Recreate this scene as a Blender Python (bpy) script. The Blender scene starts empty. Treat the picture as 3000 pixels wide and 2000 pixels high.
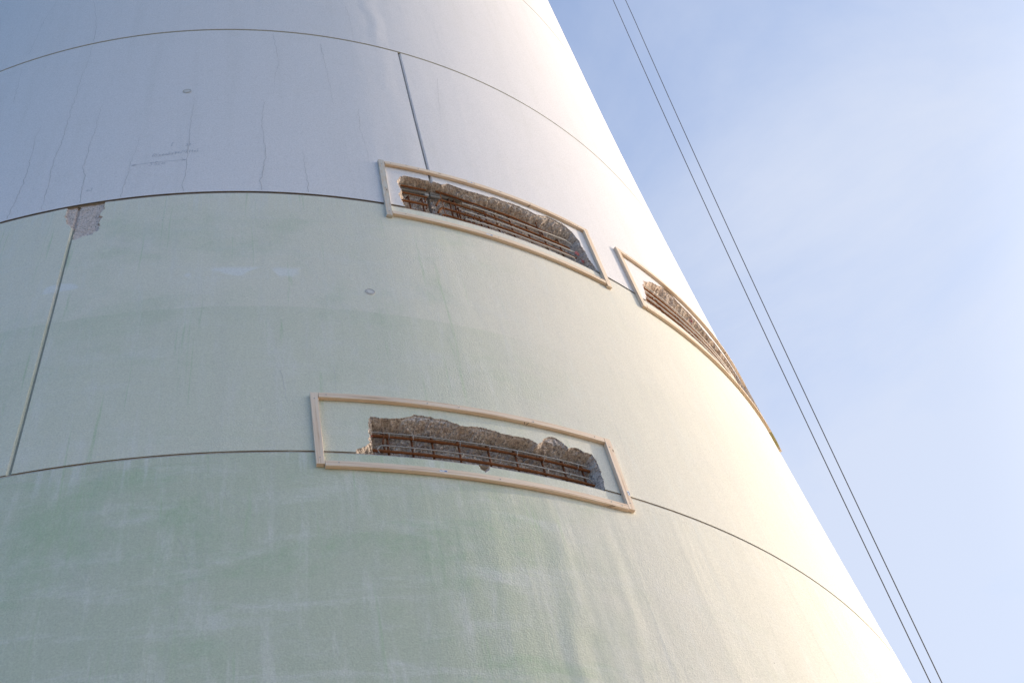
import bpy, math, random
import numpy as np
from mathutils import Vector, Matrix, noise

random.seed(7)
scene = bpy.context.scene
COL = scene.collection

# ------------------------------------------------------------------ camera
cam_data = bpy.data.cameras.new("camera")
cam_data.sensor_width = 36.0
cam_data.lens = 36.0 * 3.8893 / 3.0
cam_data.clip_start = 0.05
cam_data.clip_end = 5000
cam = bpy.data.objects.new("camera", cam_data)
COL.objects.link(cam)
cam_right = Vector((0.98200133, -0.12131898, -0.14475875))
cam_up = Vector((0.00155306, -0.7612177, 0.64849457))
cam_fwd = Vector((0.18886762, 0.63704735, 0.74732837))
rm = Matrix((cam_right, cam_up, -cam_fwd)).transposed().to_4x4()
cam.matrix_world = Matrix.Translation((0, -14.0, 1.7)) @ rm
scene.camera = cam

# ------------------------------------------------------------------ sky and sun
SUN_AZ, SUN_EL = math.radians(10.0), math.radians(17.0)      # azimuth from +X, counter-clockwise
world = bpy.data.worlds.new("World")
scene.world = world
world.use_nodes = True
wn, wl = world.node_tree.nodes, world.node_tree.links
wn.clear()
w_out = wn.new("ShaderNodeOutputWorld")
w_bg = wn.new("ShaderNodeBackground")
w_sky = wn.new("ShaderNodeTexSky")
w_sky.sky_type = 'NISHITA'
w_sky.sun_disc = False
w_sky.sun_elevation = SUN_EL
w_sky.sun_rotation = math.pi / 2 - SUN_AZ
w_sky.air_density = 1.0
w_sky.dust_density = 2.2
w_sky.ozone_density = 5.0
w_bg.inputs["Strength"].default_value = 0.15
w_geo = wn.new("ShaderNodeTexCoord")
w_map = wn.new("ShaderNodeMapping")
w_map.inputs["Scale"].default_value = (1.3, 1.3, 2.6)
w_map.inputs["Rotation"].default_value = (0.2, 0.3, 0.5)
w_noise = wn.new("ShaderNodeTexNoise")
w_noise.inputs["Scale"].default_value = 2.4
w_noise.inputs["Detail"].default_value = 7
w_noise.inputs["Roughness"].default_value = 0.62
w_noise.inputs["Distortion"].default_value = 0.35
w_cov = wn.new("ShaderNodeVectorMath")                         # cloud cover thickens towards the sun's side of the sky
w_cov.operation = 'DOT_PRODUCT'
w_cov.inputs[1].default_value = (0.80, 0.50, -0.05)
w_covr = wn.new("ShaderNodeMapRange")
w_covr.inputs["From Min"].default_value = 0.12
w_covr.inputs["From Max"].default_value = 0.52
w_covr.inputs["To Min"].default_value = -0.34
w_covr.inputs["To Max"].default_value = 0.33
w_sum = wn.new("ShaderNodeMath")
w_sum.operation = 'ADD'
w_ramp = wn.new("ShaderNodeMapRange")
w_ramp.inputs["From Min"].default_value = 0.30
w_ramp.inputs["From Max"].default_value = 0.9
w_ramp.inputs["To Max"].default_value = 0.8
wl.new(w_geo.outputs["Generated"], w_cov.inputs[0])
wl.new(w_cov.outputs["Value"], w_covr.inputs["Value"])
w_nm = wn.new("ShaderNodeMath")
w_nm.operation = 'MULTIPLY_ADD'
w_nm.inputs[1].default_value = 0.62
w_nm.inputs[2].default_value = 0.20
wl.new(w_noise.outputs["Fac"], w_nm.inputs[0])
wl.new(w_nm.outputs[0], w_sum.inputs[0])
wl.new(w_covr.outputs["Result"], w_sum.inputs[1])
w_mix = wn.new("ShaderNodeMix")
w_mix.data_type = 'RGBA'
w_mix.inputs[7].default_value = (2.55, 2.72, 3.12, 1)             # thin high cloud, same scale as the sky's radiance
wl.new(w_geo.outputs["Generated"], w_map.inputs["Vector"])
wl.new(w_map.outputs["Vector"], w_noise.inputs["Vector"])
wl.new(w_sum.outputs[0], w_ramp.inputs["Value"])
wl.new(w_ramp.outputs["Result"], w_mix.inputs[0])
wl.new(w_sky.outputs["Color"], w_mix.inputs[6])
w_sd = wn.new("ShaderNodeVectorMath")                          # the veil is brighter close round the sun
w_sd.operation = 'DOT_PRODUCT'
w_sd.inputs[1].default_value = (math.cos(SUN_AZ) * math.cos(SUN_EL), math.sin(SUN_AZ) * math.cos(SUN_EL), math.sin(SUN_EL))
w_sr = wn.new("ShaderNodeMapRange")
w_sr.interpolation_type = 'SMOOTHSTEP'
w_sr.inputs["From Min"].default_value = 0.74
w_sr.inputs["From Max"].default_value = 1.0
w_sr.inputs["To Min"].default_value = 0.0
w_sr.inputs["To Max"].default_value = 1.0
w_gc = wn.new("ShaderNodeVectorMath")
w_gc.operation = 'SCALE'
w_gc.inputs[0].default_value = (1.35, 1.13, 0.82)
w_glow = wn.new("ShaderNodeVectorMath")
w_glow.operation = 'MULTIPLY_ADD'
wl.new(w_geo.outputs["Generated"], w_sd.inputs[0])
wl.new(w_sd.outputs["Value"], w_sr.inputs["Value"])
wl.new(w_sr.outputs["Result"], w_gc.inputs["Scale"])
wl.new(w_mix.outputs[2], w_glow.inputs[0])
wl.new(w_gc.outputs["Vector"], w_glow.inputs[1])
wl.new(w_mix.outputs[2], w_glow.inputs[2])
# added bright sky lobe, out of view behind camera right, fills the wall's middle
w_cb = wn.new("ShaderNodeVectorMath")
w_cb.operation = 'DOT_PRODUCT'
w_cb.inputs[1].default_value = (0.82, -0.48, 0.31)
w_cn = wn.new("ShaderNodeMath")
w_cn.operation = 'MULTIPLY_ADD'
w_cn.inputs[1].default_value = 0.5
w_cr = wn.new("ShaderNodeMapRange")
w_cr.interpolation_type = 'SMOOTHSTEP'
w_cr.inputs["From Min"].default_value = 0.98
w_cr.inputs["From Max"].default_value = 1.26
w_cm = wn.new("ShaderNodeMix")
w_cm.data_type = 'RGBA'
w_cm.inputs[7].default_value = (5.4, 5.35, 5.4, 1)
wl.new(w_geo.outputs["Generated"], w_cb.inputs[0])
wl.new(w_noise.outputs["Fac"], w_cn.inputs[0])
wl.new(w_cb.outputs["Value"], w_cn.inputs[2])
wl.new(w_cn.outputs[0], w_cr.inputs["Value"])
wl.new(w_cr.outputs["Result"], w_cm.inputs[0])
wl.new(w_glow.outputs["Vector"], w_cm.inputs[6])
wl.new(w_cm.outputs[2], w_bg.inputs["Color"])
wl.new(w_bg.outputs["Background"], w_out.inputs["Surface"])

sun_data = bpy.data.lights.new("sun", 'SUN')
sun_data.energy = 2.0
sun_data.angle = math.radians(0.5)
sun_data.color = (1.0, 0.81, 0.61)
sun = bpy.data.objects.new("sun", sun_data)
COL.objects.link(sun)
s_dir = Vector((math.cos(SUN_AZ) * math.cos(SUN_EL), math.sin(SUN_AZ) * math.cos(SUN_EL), math.sin(SUN_EL)))
sun.rotation_euler = s_dir.to_track_quat('Z', 'Y').to_euler()
sun.location = s_dir * 60

scene.view_settings.view_transform = 'Standard'
scene.view_settings.look = 'None'
scene.view_settings.gamma = 1.0
scene.view_settings.use_curve_mapping = False
scene.view_settings.exposure = 1.02

# ------------------------------------------------------------------ tower profile
CAMZ = 1.7
SC = 14.0
ZC, ZB, ZA, ZD = 8.403, 12.138, 15.853, 20.577
RA, RB, RC = 0.5778, -0.1364, 0.0335
ZLIN = ZD


def Rz(z):
    zc = (min(z, ZLIN) - CAMZ) / SC
    r = SC * (RA + RB * zc + RC * zc * zc)
    if z > ZLIN:
        r += (z - ZLIN) * (RB + 2 * RC * zc)
    return r


def dRz(z):
    return (RB + 2 * RC * (min(z, ZLIN) - CAMZ) / SC)


def P(az, z, h=0.0):
    """point on the tower face: azimuth in degrees, height, offset outward"""
    r = Rz(z) + h
    a = math.radians(az)
    return (r * math.cos(a), r * math.sin(a), z)


# ------------------------------------------------------------------ node helpers
class NT:
    def __init__(self, name):
        self.m = bpy.data.materials.new(name)
        self.m.use_nodes = True
        self.n = self.m.node_tree.nodes
        self.l = self.m.node_tree.links
        self.b = self.n["Principled BSDF"]

    def new(self, t, **kw):
        nd = self.n.new(t)
        for k, v in kw.items():
            setattr(nd, k, v)
        return nd

    def set(self, sock, v):
        if hasattr(v, "is_output") or isinstance(v, bpy.types.NodeSocket):
            self.l.new(v, sock)
        else:
            sock.default_value = v

    def math(self, op, a, b=0.0, c=None, clamp=False):
        nd = self.new("ShaderNodeMath", operation=op, use_clamp=clamp)
        self.set(nd.inputs[0], a)
        self.set(nd.inputs[1], b)
        if c is not None:
            self.set(nd.inputs[2], c)
        return nd.outputs[0]

    def mix(self, fac, a, b, mode='MIX'):
        nd = self.new("ShaderNodeMix", data_type='RGBA', blend_type=mode)
        self.set(nd.inputs[0], fac)
        self.set(nd.inputs[6], a if not isinstance(a, tuple) else (*a, 1))
        self.set(nd.inputs[7], b if not isinstance(b, tuple) else (*b, 1))
        return nd.outputs[2]

    def rng(self, v, a, b, c=0.0, d=1.0, smooth=False):
        nd = self.new("ShaderNodeMapRange")
        if smooth:
            nd.interpolation_type = 'SMOOTHSTEP'
        self.set(nd.inputs[0], v)
        for i, q in enumerate((a, b, c, d)):
            self.set(nd.inputs[1 + i], q)
        return nd.outputs[0]

    def uv(self):
        return self.new("ShaderNodeUVMap", uv_map="uv").outputs[0]

    def obj(self):
        return self.new("ShaderNodeTexCoord").outputs["Object"]

    def scaled(self, vec, s, off=(0, 0, 0)):
        nd = self.new("ShaderNodeMapping")
        self.set(nd.inputs["Vector"], vec)
        nd.inputs["Scale"].default_value = s
        nd.inputs["Location"].default_value = off
        return nd.outputs[0]

    def noise(self, vec, scale=1.0, detail=4.0, rough=0.5, dist=0.0):
        nd = self.new("ShaderNodeTexNoise")
        self.set(nd.inputs["Vector"], vec)
        nd.inputs["Scale"].default_value = scale
        nd.inputs["Detail"].default_value = detail
        nd.inputs["Roughness"].default_value = rough
        nd.inputs["Distortion"].default_value = dist
        return nd.outputs["Fac"]

    def bump(self, hgt, dist, strength=1.0, normal=None):
        nd = self.new("ShaderNodeBump")
        nd.inputs["Strength"].default_value = strength
        nd.inputs["Distance"].default_value = dist
        self.set(nd.inputs["Height"], hgt)
        if normal is not None:
            self.l.new(normal, nd.inputs["Normal"])
        return nd.outputs[0]

    def ramp(self, v, stops, interp='LINEAR'):
        nd = self.new("ShaderNodeValToRGB")
        self.set(nd.inputs[0], v)
        cr = nd.color_ramp
        cr.interpolation = interp
        while len(cr.elements) < len(stops):
            cr.elements.new(0.5)
        for e, (p, c) in zip(cr.elements, stops):
            e.position = p
            e.color = (*c, 1)
        return nd.outputs[0]

    def finish(self, color=None, rough=0.7, spec=0.3, normal=None, metal=0.0):
        if color is not None:
            self.set(self.b.inputs["Base Color"], color if not isinstance(color, tuple) else (*color, 1))
        self.set(self.b.inputs["Roughness"], rough)
        self.b.inputs["Specular IOR Level"].default_value = spec
        self.b.inputs["Metallic"].default_value = metal
        if normal is not None:
            self.l.new(normal, self.b.inputs["Normal"])
        return self.m


def mat_wall():
    t = NT("painted_concrete")
    uv = t.uv()
    sep = t.new("ShaderNodeSeparateXYZ")
    t.l.new(uv, sep.inputs[0])
    v = sep.outputs[1]
    wob = t.noise(t.scaled(uv, (3, 3, 1)), 1.0, 3)
    vv = t.math('ADD', v, t.math('MULTIPLY', t.math('SUBTRACT', wob, 0.5), 0.012))
    base = t.mix(t.math('GREATER_THAN', v, ZC), (0.580, 0.618, 0.480), (0.700, 0.705, 0.575))
    base = t.mix(t.rng(vv, 10.238, 10.252, 0, 1), base, (0.765, 0.748, 0.630))
    base = t.mix(t.math('GREATER_THAN', v, ZB), base, (0.805, 0.785, 0.800))
    # sunlit tone put into the colour: green and chalk fade to cream sunwards
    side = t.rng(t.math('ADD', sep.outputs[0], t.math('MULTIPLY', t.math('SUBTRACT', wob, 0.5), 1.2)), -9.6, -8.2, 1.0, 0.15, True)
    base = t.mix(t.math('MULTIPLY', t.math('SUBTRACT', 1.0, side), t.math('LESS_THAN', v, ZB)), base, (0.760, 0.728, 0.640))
    green = t.math('LESS_THAN', v, ZB)
    low = t.math('LESS_THAN', v, 8.3)
    fib = t.noise(t.scaled(uv, (45, 9, 1)), 1.0, 5, 0.8)
    fibh = t.noise(t.scaled(uv, (8, 50, 1)), 1.0, 5, 0.8)
    grit = t.rng(t.math('ADD', fib, t.math('MULTIPLY', fibh, 0.3)), 0.42, 0.88, 0.3, 1.5)
    # brushed chalky wear, mostly sideways
    n1 = t.noise(t.scaled(uv, (1.1, 4.0, 1)), 1.0, 9, 0.70, 0.4)
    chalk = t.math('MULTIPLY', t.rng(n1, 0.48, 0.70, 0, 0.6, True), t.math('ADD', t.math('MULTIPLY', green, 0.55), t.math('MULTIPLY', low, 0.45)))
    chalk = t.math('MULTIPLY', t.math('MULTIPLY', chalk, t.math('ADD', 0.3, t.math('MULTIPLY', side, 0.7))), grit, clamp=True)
    base = t.mix(chalk, base, (0.775, 0.775, 0.725))
    # soft vertical wear
    n2 = t.noise(t.scaled(uv, (8.0, 0.9, 1), (3, 1, 0)), 1.0, 9, 0.72, 0.3)
    wear = t.math('MULTIPLY', t.rng(n2, 0.48, 0.70, 0, 0.6, True), green)
    wear = t.math('MULTIPLY', wear, grit, clamp=True)
    base = t.mix(wear, base, (0.77, 0.765, 0.695))
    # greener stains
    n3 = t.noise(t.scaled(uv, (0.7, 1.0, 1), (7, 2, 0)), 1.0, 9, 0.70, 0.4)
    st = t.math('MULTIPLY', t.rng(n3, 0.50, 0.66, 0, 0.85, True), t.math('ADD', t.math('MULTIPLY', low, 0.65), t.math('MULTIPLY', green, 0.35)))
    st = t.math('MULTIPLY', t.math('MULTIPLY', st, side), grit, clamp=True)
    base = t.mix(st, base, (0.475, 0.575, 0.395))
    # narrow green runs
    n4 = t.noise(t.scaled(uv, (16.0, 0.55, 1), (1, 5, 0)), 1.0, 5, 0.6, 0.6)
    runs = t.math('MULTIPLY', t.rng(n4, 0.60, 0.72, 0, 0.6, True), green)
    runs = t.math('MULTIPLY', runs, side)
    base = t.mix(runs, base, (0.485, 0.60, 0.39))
    # swiped white marks in one row
    row = t.math('MULTIPLY', t.rng(v, 10.68, 10.73, 0, 1, True), t.rng(v, 10.80, 10.87, 1, 0, True))
    n5 = t.noise(t.scaled(uv, (2.6, 3.0, 1), (2.2, 0, 0)), 1.0, 2, 0.4)
    row = t.math('MULTIPLY', row, t.rng(sep.outputs[0], -10.2, -9.9, 1, 0, True))
    swipe = t.math('MULTIPLY', t.math('MULTIPLY', row, t.rng(n5, 0.54, 0.60, 0, 1, True)), 0.55)
    base = t.mix(swipe, base, (0.82, 0.84, 0.85))
    # faint runs on the white rings
    n6 = t.noise(t.scaled(uv, (5.0, 0.35, 1), (4, 0, 0)), 1.0, 6, 0.6, 0.2)
    dirt = t.rng(n6, 0.45, 0.8, 0, 0.16, True)
    base = t.mix(dirt, base, (0.58, 0.57, 0.54))
    n9 = t.noise(t.scaled(uv, (1.6, 2.2, 1), (9, 4, 0)), 1.0, 7, 0.65, 0.6)
    base = t.mix(t.rng(n9, 0.5, 0.8, 0, 0.25, True), base, (0.71, 0.69, 0.66))
    # pale drips below the bed joints
    dn = t.noise(t.scaled(uv, (18.0, 0.9, 1), (2, 9, 0)), 1.0, 4, 0.6)
    for zj, ln in ((ZB, 0.55), (ZC, 0.45)):
        dm = t.math('MULTIPLY', t.math('LESS_THAN', v, zj), t.rng(v, zj - ln, zj - 0.02, 0, 1, True))
        base = t.mix(t.math('MULTIPLY', dm, t.rng(dn, 0.52, 0.68, 0, 0.55, True)), base, (0.74, 0.755, 0.71))
    # grain
    n7 = t.noise(t.obj(), 75.0, 3, 0.65)
    base = t.mix(1.0, base, t.ramp(n7, [(0.25, (0.84, 0.84, 0.84)), (0.75, (1.10, 1.10, 1.10))]), 'MULTIPLY')
    # pin holes
    vor = t.new("ShaderNodeTexVoronoi", feature='F1')
    t.l.new(t.scaled(uv, (1.25, 1.25, 1)), vor.inputs["Vector"])
    vor.inputs["Scale"].default_value = 1.0
    vor.inputs["Randomness"].default_value = 1.0
    pin = t.math('LESS_THAN', vor.outputs["Distance"], 0.0085)
    base = t.mix(t.math('MULTIPLY', pin, 0.8), base, (0.06, 0.06, 0.055))
    # relief: form-work waves, orange-peel
    u_ = sep.outputs[0]
    und = t.noise(t.scaled(uv, (2.2, 0.22, 1), (5, 3, 0)), 1.0, 4, 0.5, 0.8)
    hgt = t.math('MULTIPLY', und, t.math('ADD', 0.25, t.math('MULTIPLY', low, 0.45)))
    # one wavering form-work seam high up, where the sun just grazes the wall
    uw = t.math('ADD', u_, t.math('MULTIPLY', t.math('SUBTRACT', t.noise(t.scaled(uv, (0.6, 1.3, 1)), 1.0, 3), 0.5), 0.35))
    uw = t.math('ADD', uw, t.math('MULTIPLY', t.math('SUBTRACT', v, 16.0), 0.03))
    seam = t.math('ABSOLUTE', t.math('ADD', uw, 9.46))
    seam = t.math('MULTIPLY', t.rng(seam, 0.0, 0.16, 1.0, 0.0, True), t.rng(v, 15.86, 16.3, 0.25, 1.0, True))
    hgt = t.math('ADD', hgt, t.math('MULTIPLY', seam, 0.22))
    for c0, wd, am, of in ((9.04, 0.14, 0.34, 3), (8.62, 0.09, 0.10, 8), (9.46, 0.16, 0.16, 13)):
        lw = t.math('ADD', u_, t.math('MULTIPLY', t.math('SUBTRACT', t.noise(t.scaled(uv, (0.5, 0.8, 1), (of, of, 0)), 1.0, 3), 0.5), 0.4))
        sm = t.math('ABSOLUTE', t.math('ADD', lw, c0))
        sm = t.math('MULTIPLY', t.rng(sm, 0.0, wd, 1.0, 0.0, True), t.rng(v, 7.4, 8.35, 1.0, 0.1, True))
        hgt = t.math('ADD', hgt, t.math('MULTIPLY', sm, am))
    nb = t.bump(hgt, 0.016, 1.0)
    und2 = t.noise(t.scaled(uv, (1.4, 1.4, 1), (1, 8, 0)), 1.0, 4, 0.5)
    nb = t.bump(und2, 0.005, 1.0, nb)
    peel = t.noise(t.obj(), 85.0, 2, 0.55)
    peelh = t.math('MULTIPLY', peel, t.math('ADD', 0.2, t.math('MULTIPLY', green, 0.8)))
    nb = t.bump(t.math('MULTIPLY', peelh, t.rng(t.noise(t.scaled(uv, (1.2, 1.0, 1), (6, 6, 0)), 1.0, 4), 0.35, 0.65, 0.45, 1.15)), 0.0026, 1.0, nb)
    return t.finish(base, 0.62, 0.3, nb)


def mat_exposed(name, dark=(0.20, 0.165, 0.145), mid=(0.71, 0.62, 0.575), light=(0.88, 0.82, 0.75), scale=1.0, stretch=(1, 1, 1), brown=0.32, relief=0.016):
    t = NT(name)
    o = t.scaled(t.obj(), stretch)
    n1 = t.noise(o, 48.0 * scale, 5, 0.85)
    c = t.ramp(n1, [(0.37, dark), (0.49, mid), (0.61, light)])
    n2 = t.noise(o, 7.0, 4, 0.6)
    c = t.mix(t.rng(n2, 0.42, 0.7, 0, brown, True), c, (0.52, 0.395, 0.335))
    vor = t.new("ShaderNodeTexVoronoi", feature='F1')
    t.l.new(o, vor.inputs["Vector"])
    vor.inputs["Scale"].default_value = 38.0 * scale
    hs = t.new("ShaderNodeSeparateColor")
    t.l.new(vor.outputs["Color"], hs.inputs[0])
    stone = t.math('MULTIPLY', t.math('LESS_THAN', vor.outputs["Distance"], 0.42), t.math('GREATER_THAN', hs.outputs[0], 0.62))
    c = t.mix(t.math('MULTIPLY', stone, 0.55), c, t.ramp(hs.outputs[1], [(0.0, (0.10, 0.09, 0.09)), (0.45, (0.40, 0.36, 0.33)), (1.0, (0.62, 0.57, 0.51))]))
    nb = t.bump(n1, relief, 1.0)
    nb = t.bump(t.noise(o, 120.0, 3, 0.6), 0.006, 1.0, nb)
    return t.finish(c, 0.9, 0.15, nb)


def mat_wood(name, a=(0.78, 0.61, 0.465), b=(0.87, 0.74, 0.61), dark=(0.46, 0.295, 0.175), grey=0.0):
    t = NT(name)
    uv = t.uv()
    rnd = t.new("ShaderNodeObjectInfo").outputs["Random"]
    cmb = t.new("ShaderNodeCombineXYZ")
    t.l.new(t.math('MULTIPLY', rnd, 40.0), cmb.inputs[0])
    add = t.new("ShaderNodeVectorMath", operation='ADD')
    t.l.new(uv, add.inputs[0])
    t.l.new(cmb.outputs[0], add.inputs[1])
    q = add.outputs[0]
    g = t.noise(t.scaled(q, (1.3, 55, 1)), 1.0, 6, 0.6, 0.5)
    c = t.ramp(g, [(0.30, dark), (0.44, a), (0.62, b), (0.8, a)])
    big = t.noise(t.scaled(q, (1.6, 6, 1)), 1.0, 3)
    c = t.mix(t.rng(big, 0.4, 0.75, 0, 0.45, True), c, b)
    vor = t.new("ShaderNodeTexVoronoi", feature='F1')
    t.l.new(t.scaled(q, (3.2, 9.0, 1)), vor.inputs["Vector"])
    vor.inputs["Scale"].default_value = 1.0
    knot = t.rng(vor.outputs["Distance"], 0.03, 0.085, 0.85, 0.0, True)
    c = t.mix(knot, c, (0.13, 0.07, 0.035))
    if grey > 0:
        pn = t.noise(t.scaled(q, (9, 30, 1)), 1.0, 5, 0.65)
        c = t.mix(t.rng(pn, 0.35, 0.6, 0, grey, True), c, (0.62, 0.615, 0.585))
    nb = t.bump(g, 0.002, 0.8)
    return t.finish(c, 0.75, 0.2, nb)


def mat_noise(name, a, b, scale=40, rough=0.7, spec=0.3, metal=0.0, bump=0.002, stretch=(1, 1, 1)):
    t = NT(name)
    o = t.scaled(t.obj(), stretch)
    n = t.noise(o, scale, 5, 0.65)
    c = t.ramp(n, [(0.3, a), (0.7, b)])
    return t.finish(c, rough, spec, t.bump(n, bump, 1.0), metal)


M_WALL = mat_wall()
M_EXP = mat_exposed("broken_concrete")
M_CHIP = mat_exposed("spalled_concrete", (0.38, 0.325, 0.30), (0.72, 0.625, 0.585), (0.83, 0.75, 0.71), 1.3, (1, 1, 1), 0.10, 0.008)
M_EXPW = mat_exposed("sunlit_broken_concrete", (0.34, 0.25, 0.19), (0.76, 0.63, 0.55), (0.90, 0.81, 0.73), 0.8, (1, 1, 1), 0.25, 0.014)  # lighter, warmer copy of broken_concrete; the sunlight is put into its colour
M_EDGE = mat_noise("bare_concrete_edge", (0.38, 0.345, 0.285), (0.52, 0.475, 0.40), 30, 0.85, 0.2)
M_LIP = mat_noise("pale_concrete_arris", (0.66, 0.67, 0.64), (0.78, 0.78, 0.75), 30, 0.8, 0.2)
M_MORTAR = mat_noise("mortar", (0.38, 0.30, 0.21), (0.58, 0.47, 0.34), 35, 0.9, 0.1, 0, 0.006)
M_MORTARB = mat_noise("brown_mortar", (0.20, 0.145, 0.095), (0.36, 0.265, 0.175), 35, 0.9, 0.1, 0, 0.006)
M_SEAL = mat_noise("joint_sealant", (0.17, 0.17, 0.18), (0.26, 0.26, 0.27), 12, 0.6, 0.3)
M_SEALG = mat_noise("greened_sealant", (0.27, 0.285, 0.235), (0.39, 0.395, 0.34), 9, 0.65, 0.3)
M_RUST = mat_noise("rusty_steel", (0.115, 0.042, 0.018), (0.27, 0.105, 0.038), 60, 0.85, 0.2, 0.0, 0.004)
M_DRUST = mat_noise("dark_rusty_steel", (0.085, 0.032, 0.016), (0.20, 0.075, 0.032), 60, 0.85, 0.2, 0.0, 0.004)
M_RUSTB = mat_noise("bright_rusty_steel", (0.15, 0.058, 0.024), (0.35, 0.145, 0.055), 60, 0.85, 0.2, 0.0, 0.004)
M_BRIGHT = mat_noise("bare_bright_steel", (0.58, 0.57, 0.56), (0.70, 0.69, 0.68), 50, 0.5, 0.5, 0.0, 0.001)
M_STEEL = mat_noise("drawn_steel", (0.30, 0.30, 0.30), (0.46, 0.455, 0.45), 50, 0.45, 0.5, 0.35, 0.001)
M_GREY = mat_noise("grey_steel", (0.20, 0.195, 0.19), (0.36, 0.35, 0.335), 60, 0.6, 0.4, 0.2, 0.002)
M_WOOD = mat_wood("pine")
M_WOODW = mat_wood("weathered_pine", (0.76, 0.60, 0.455), (0.84, 0.72, 0.59), (0.48, 0.335, 0.21), 0.0)
M_WOODG = mat_wood("whitewashed_pine", (0.56, 0.47, 0.37), (0.66, 0.58, 0.49), (0.34, 0.27, 0.21), 0.75)
M_MOSS = mat_wood("mossy_pine", (0.36, 0.35, 0.15), (0.48, 0.43, 0.24), (0.22, 0.25, 0.08), 0.0)
M_SCREW = mat_noise("zinc", (0.30, 0.31, 0.33), (0.45, 0.46, 0.48), 90, 0.4, 0.5, 0.6, 0.0)
M_PEN = mat_noise("pencil_mark", (0.10, 0.065, 0.05), (0.16, 0.10, 0.07), 50, 0.8, 0.1, 0, 0.0)
M_CRACK = mat_noise("crack", (0.36, 0.355, 0.36), (0.66, 0.65, 0.66), 4, 0.9, 0.1, 0, 0.0)
M_INK = mat_noise("felt_pen_ink", (0.36, 0.41, 0.48), (0.58, 0.61, 0.66), 25, 0.8, 0.1, 0, 0.0)
M_PAPER = mat_noise("label_paper", (0.74, 0.75, 0.77), (0.80, 0.81, 0.82), 30, 0.6, 0.3, 0, 0.0)
M_BLUE = mat_noise("blue_print", (0.16, 0.24, 0.45), (0.28, 0.36, 0.55), 90, 0.6, 0.3, 0, 0.0)
M_RED = mat_noise("red_spray_paint", (0.42, 0.10, 0.11), (0.56, 0.24, 0.22), 60, 0.8, 0.2, 0, 0.004)
M_PLUG = mat_noise("plug_mortar", (0.60, 0.60, 0.59), (0.70, 0.70, 0.68), 40, 0.8, 0.2)
M_DARK = mat_noise("dark_gap", (0.42, 0.42, 0.42), (0.52, 0.515, 0.51), 40, 0.9, 0.1)
M_ROPE = mat_noise("steel_rope", (0.055, 0.06, 0.07), (0.10, 0.105, 0.115), 30, 0.5, 0.4, 0.4, 0.0)
t_ = NT("ground_surface")
go = t_.obj()
gsep = t_.new("ShaderNodeVectorMath", operation='LENGTH')
t_.l.new(go, gsep.inputs[0])
gfar = t_.rng(t_.math('ADD', gsep.outputs["Value"], t_.math('MULTIPLY', t_.noise(go, 0.15, 4), 14.0)), 40.0, 44.0, 0, 1, True)
gcol = t_.mix(gfar, t_.ramp(t_.noise(go, 3.0, 6, 0.7), [(0.3, (0.34, 0.235, 0.135)), (0.7, (0.52, 0.375, 0.23))]),
              t_.ramp(t_.noise(go, 0.8, 6, 0.7), [(0.3, (0.045, 0.06, 0.025)), (0.7, (0.10, 0.11, 0.05))]))
M_GROUND = t_.finish(gcol, 0.95, 0.1, t_.bump(t_.noise(go, 8.0, 5, 0.7), 0.02))


# ------------------------------------------------------------------ object helpers
def link(name, me, parent=None):
    o = bpy.data.objects.new(name, me)
    COL.objects.link(o)
    if parent is not None:
        o.parent = parent
    return o


def empty(name, loc=(0, 0, 0)):
    o = bpy.data.objects.new(name, None)
    o.empty_display_size = 0.3
    o.location = loc
    COL.objects.link(o)
    return o


def tag(o, label=None, cat=None, group=None, kind=None):
    if label:
        o["label"] = label
    if cat:
        o["category"] = cat
    if group:
        o["group"] = group
    if kind:
        o["kind"] = kind


class MB:
    """collects vertices and faces for ONE mesh"""

    def __init__(self):
        self.v, self.f, self.uv, self.mi = [], [], [], []
        self.nf = []          # faces that take the tower's own smooth normal

    def face(self, pts, uvs=None, mi=0, curved=False):
        self.nf.append(curved)
        b = len(self.v)
        self.v.extend(pts)
        self.f.append(tuple(range(b, b + len(pts))))
        self.uv.extend(uvs if uvs else [(0, 0)] * len(pts))
        self.mi.append(mi)

    def build(self, name, mats, parent=None, origin=None, smooth=None, merge=True, tower_normals=False):
        org = Vector(origin) if origin is not None else Vector((0, 0, 0))
        me = bpy.data.meshes.new(name)
        me.from_pydata([tuple(Vector(p) - org) for p in self.v], [], self.f)
        ul = me.uv_layers.new(name="uv")
        ul.data.foreach_set("uv", np.array(self.uv, dtype=np.float32).ravel())
        for m in (mats if isinstance(mats, (list, tuple)) else [mats]):
            me.materials.append(m)
        me.polygons.foreach_set("material_index", self.mi)
        if tower_normals:
            merge = False
        if merge:
            import bmesh
            bm = bmesh.new()
            bm.from_mesh(me)
            bmesh.ops.remove_doubles(bm, verts=bm.verts, dist=1e-5)
            bm.to_mesh(me)
            bm.free()
        if tower_normals:
            me.polygons.foreach_set("use_smooth", [True] * len(me.polygons))
            nl = []
            for f, cur in zip(self.f, self.nf):
                pv = [Vector(self.v[i]) for i in f]
                if cur:
                    for p in pv:
                        nl.append(Vector((p.x, p.y, -dRz(p.z) * math.hypot(p.x, p.y))).normalized())
                else:
                    fn = (pv[1] - pv[0]).cross(pv[2] - pv[0]).normalized()
                    nl.extend([fn] * len(pv))
            me.normals_split_custom_set([tuple(q) for q in nl])
        elif smooth:
            me.polygons.foreach_set("use_smooth", [True] * len(me.polygons))
            me.set_sharp_from_angle(angle=math.radians(smooth))
        me.update()
        o = link(name, me, parent)
        if parent is not None:
            o.location = org - world_loc(parent)
        else:
            o.location = org
        return o


def world_loc(o):
    l = Vector(o.location)
    while o.parent is not None:
        o = o.parent
        l += Vector(o.location)
    return l


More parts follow.
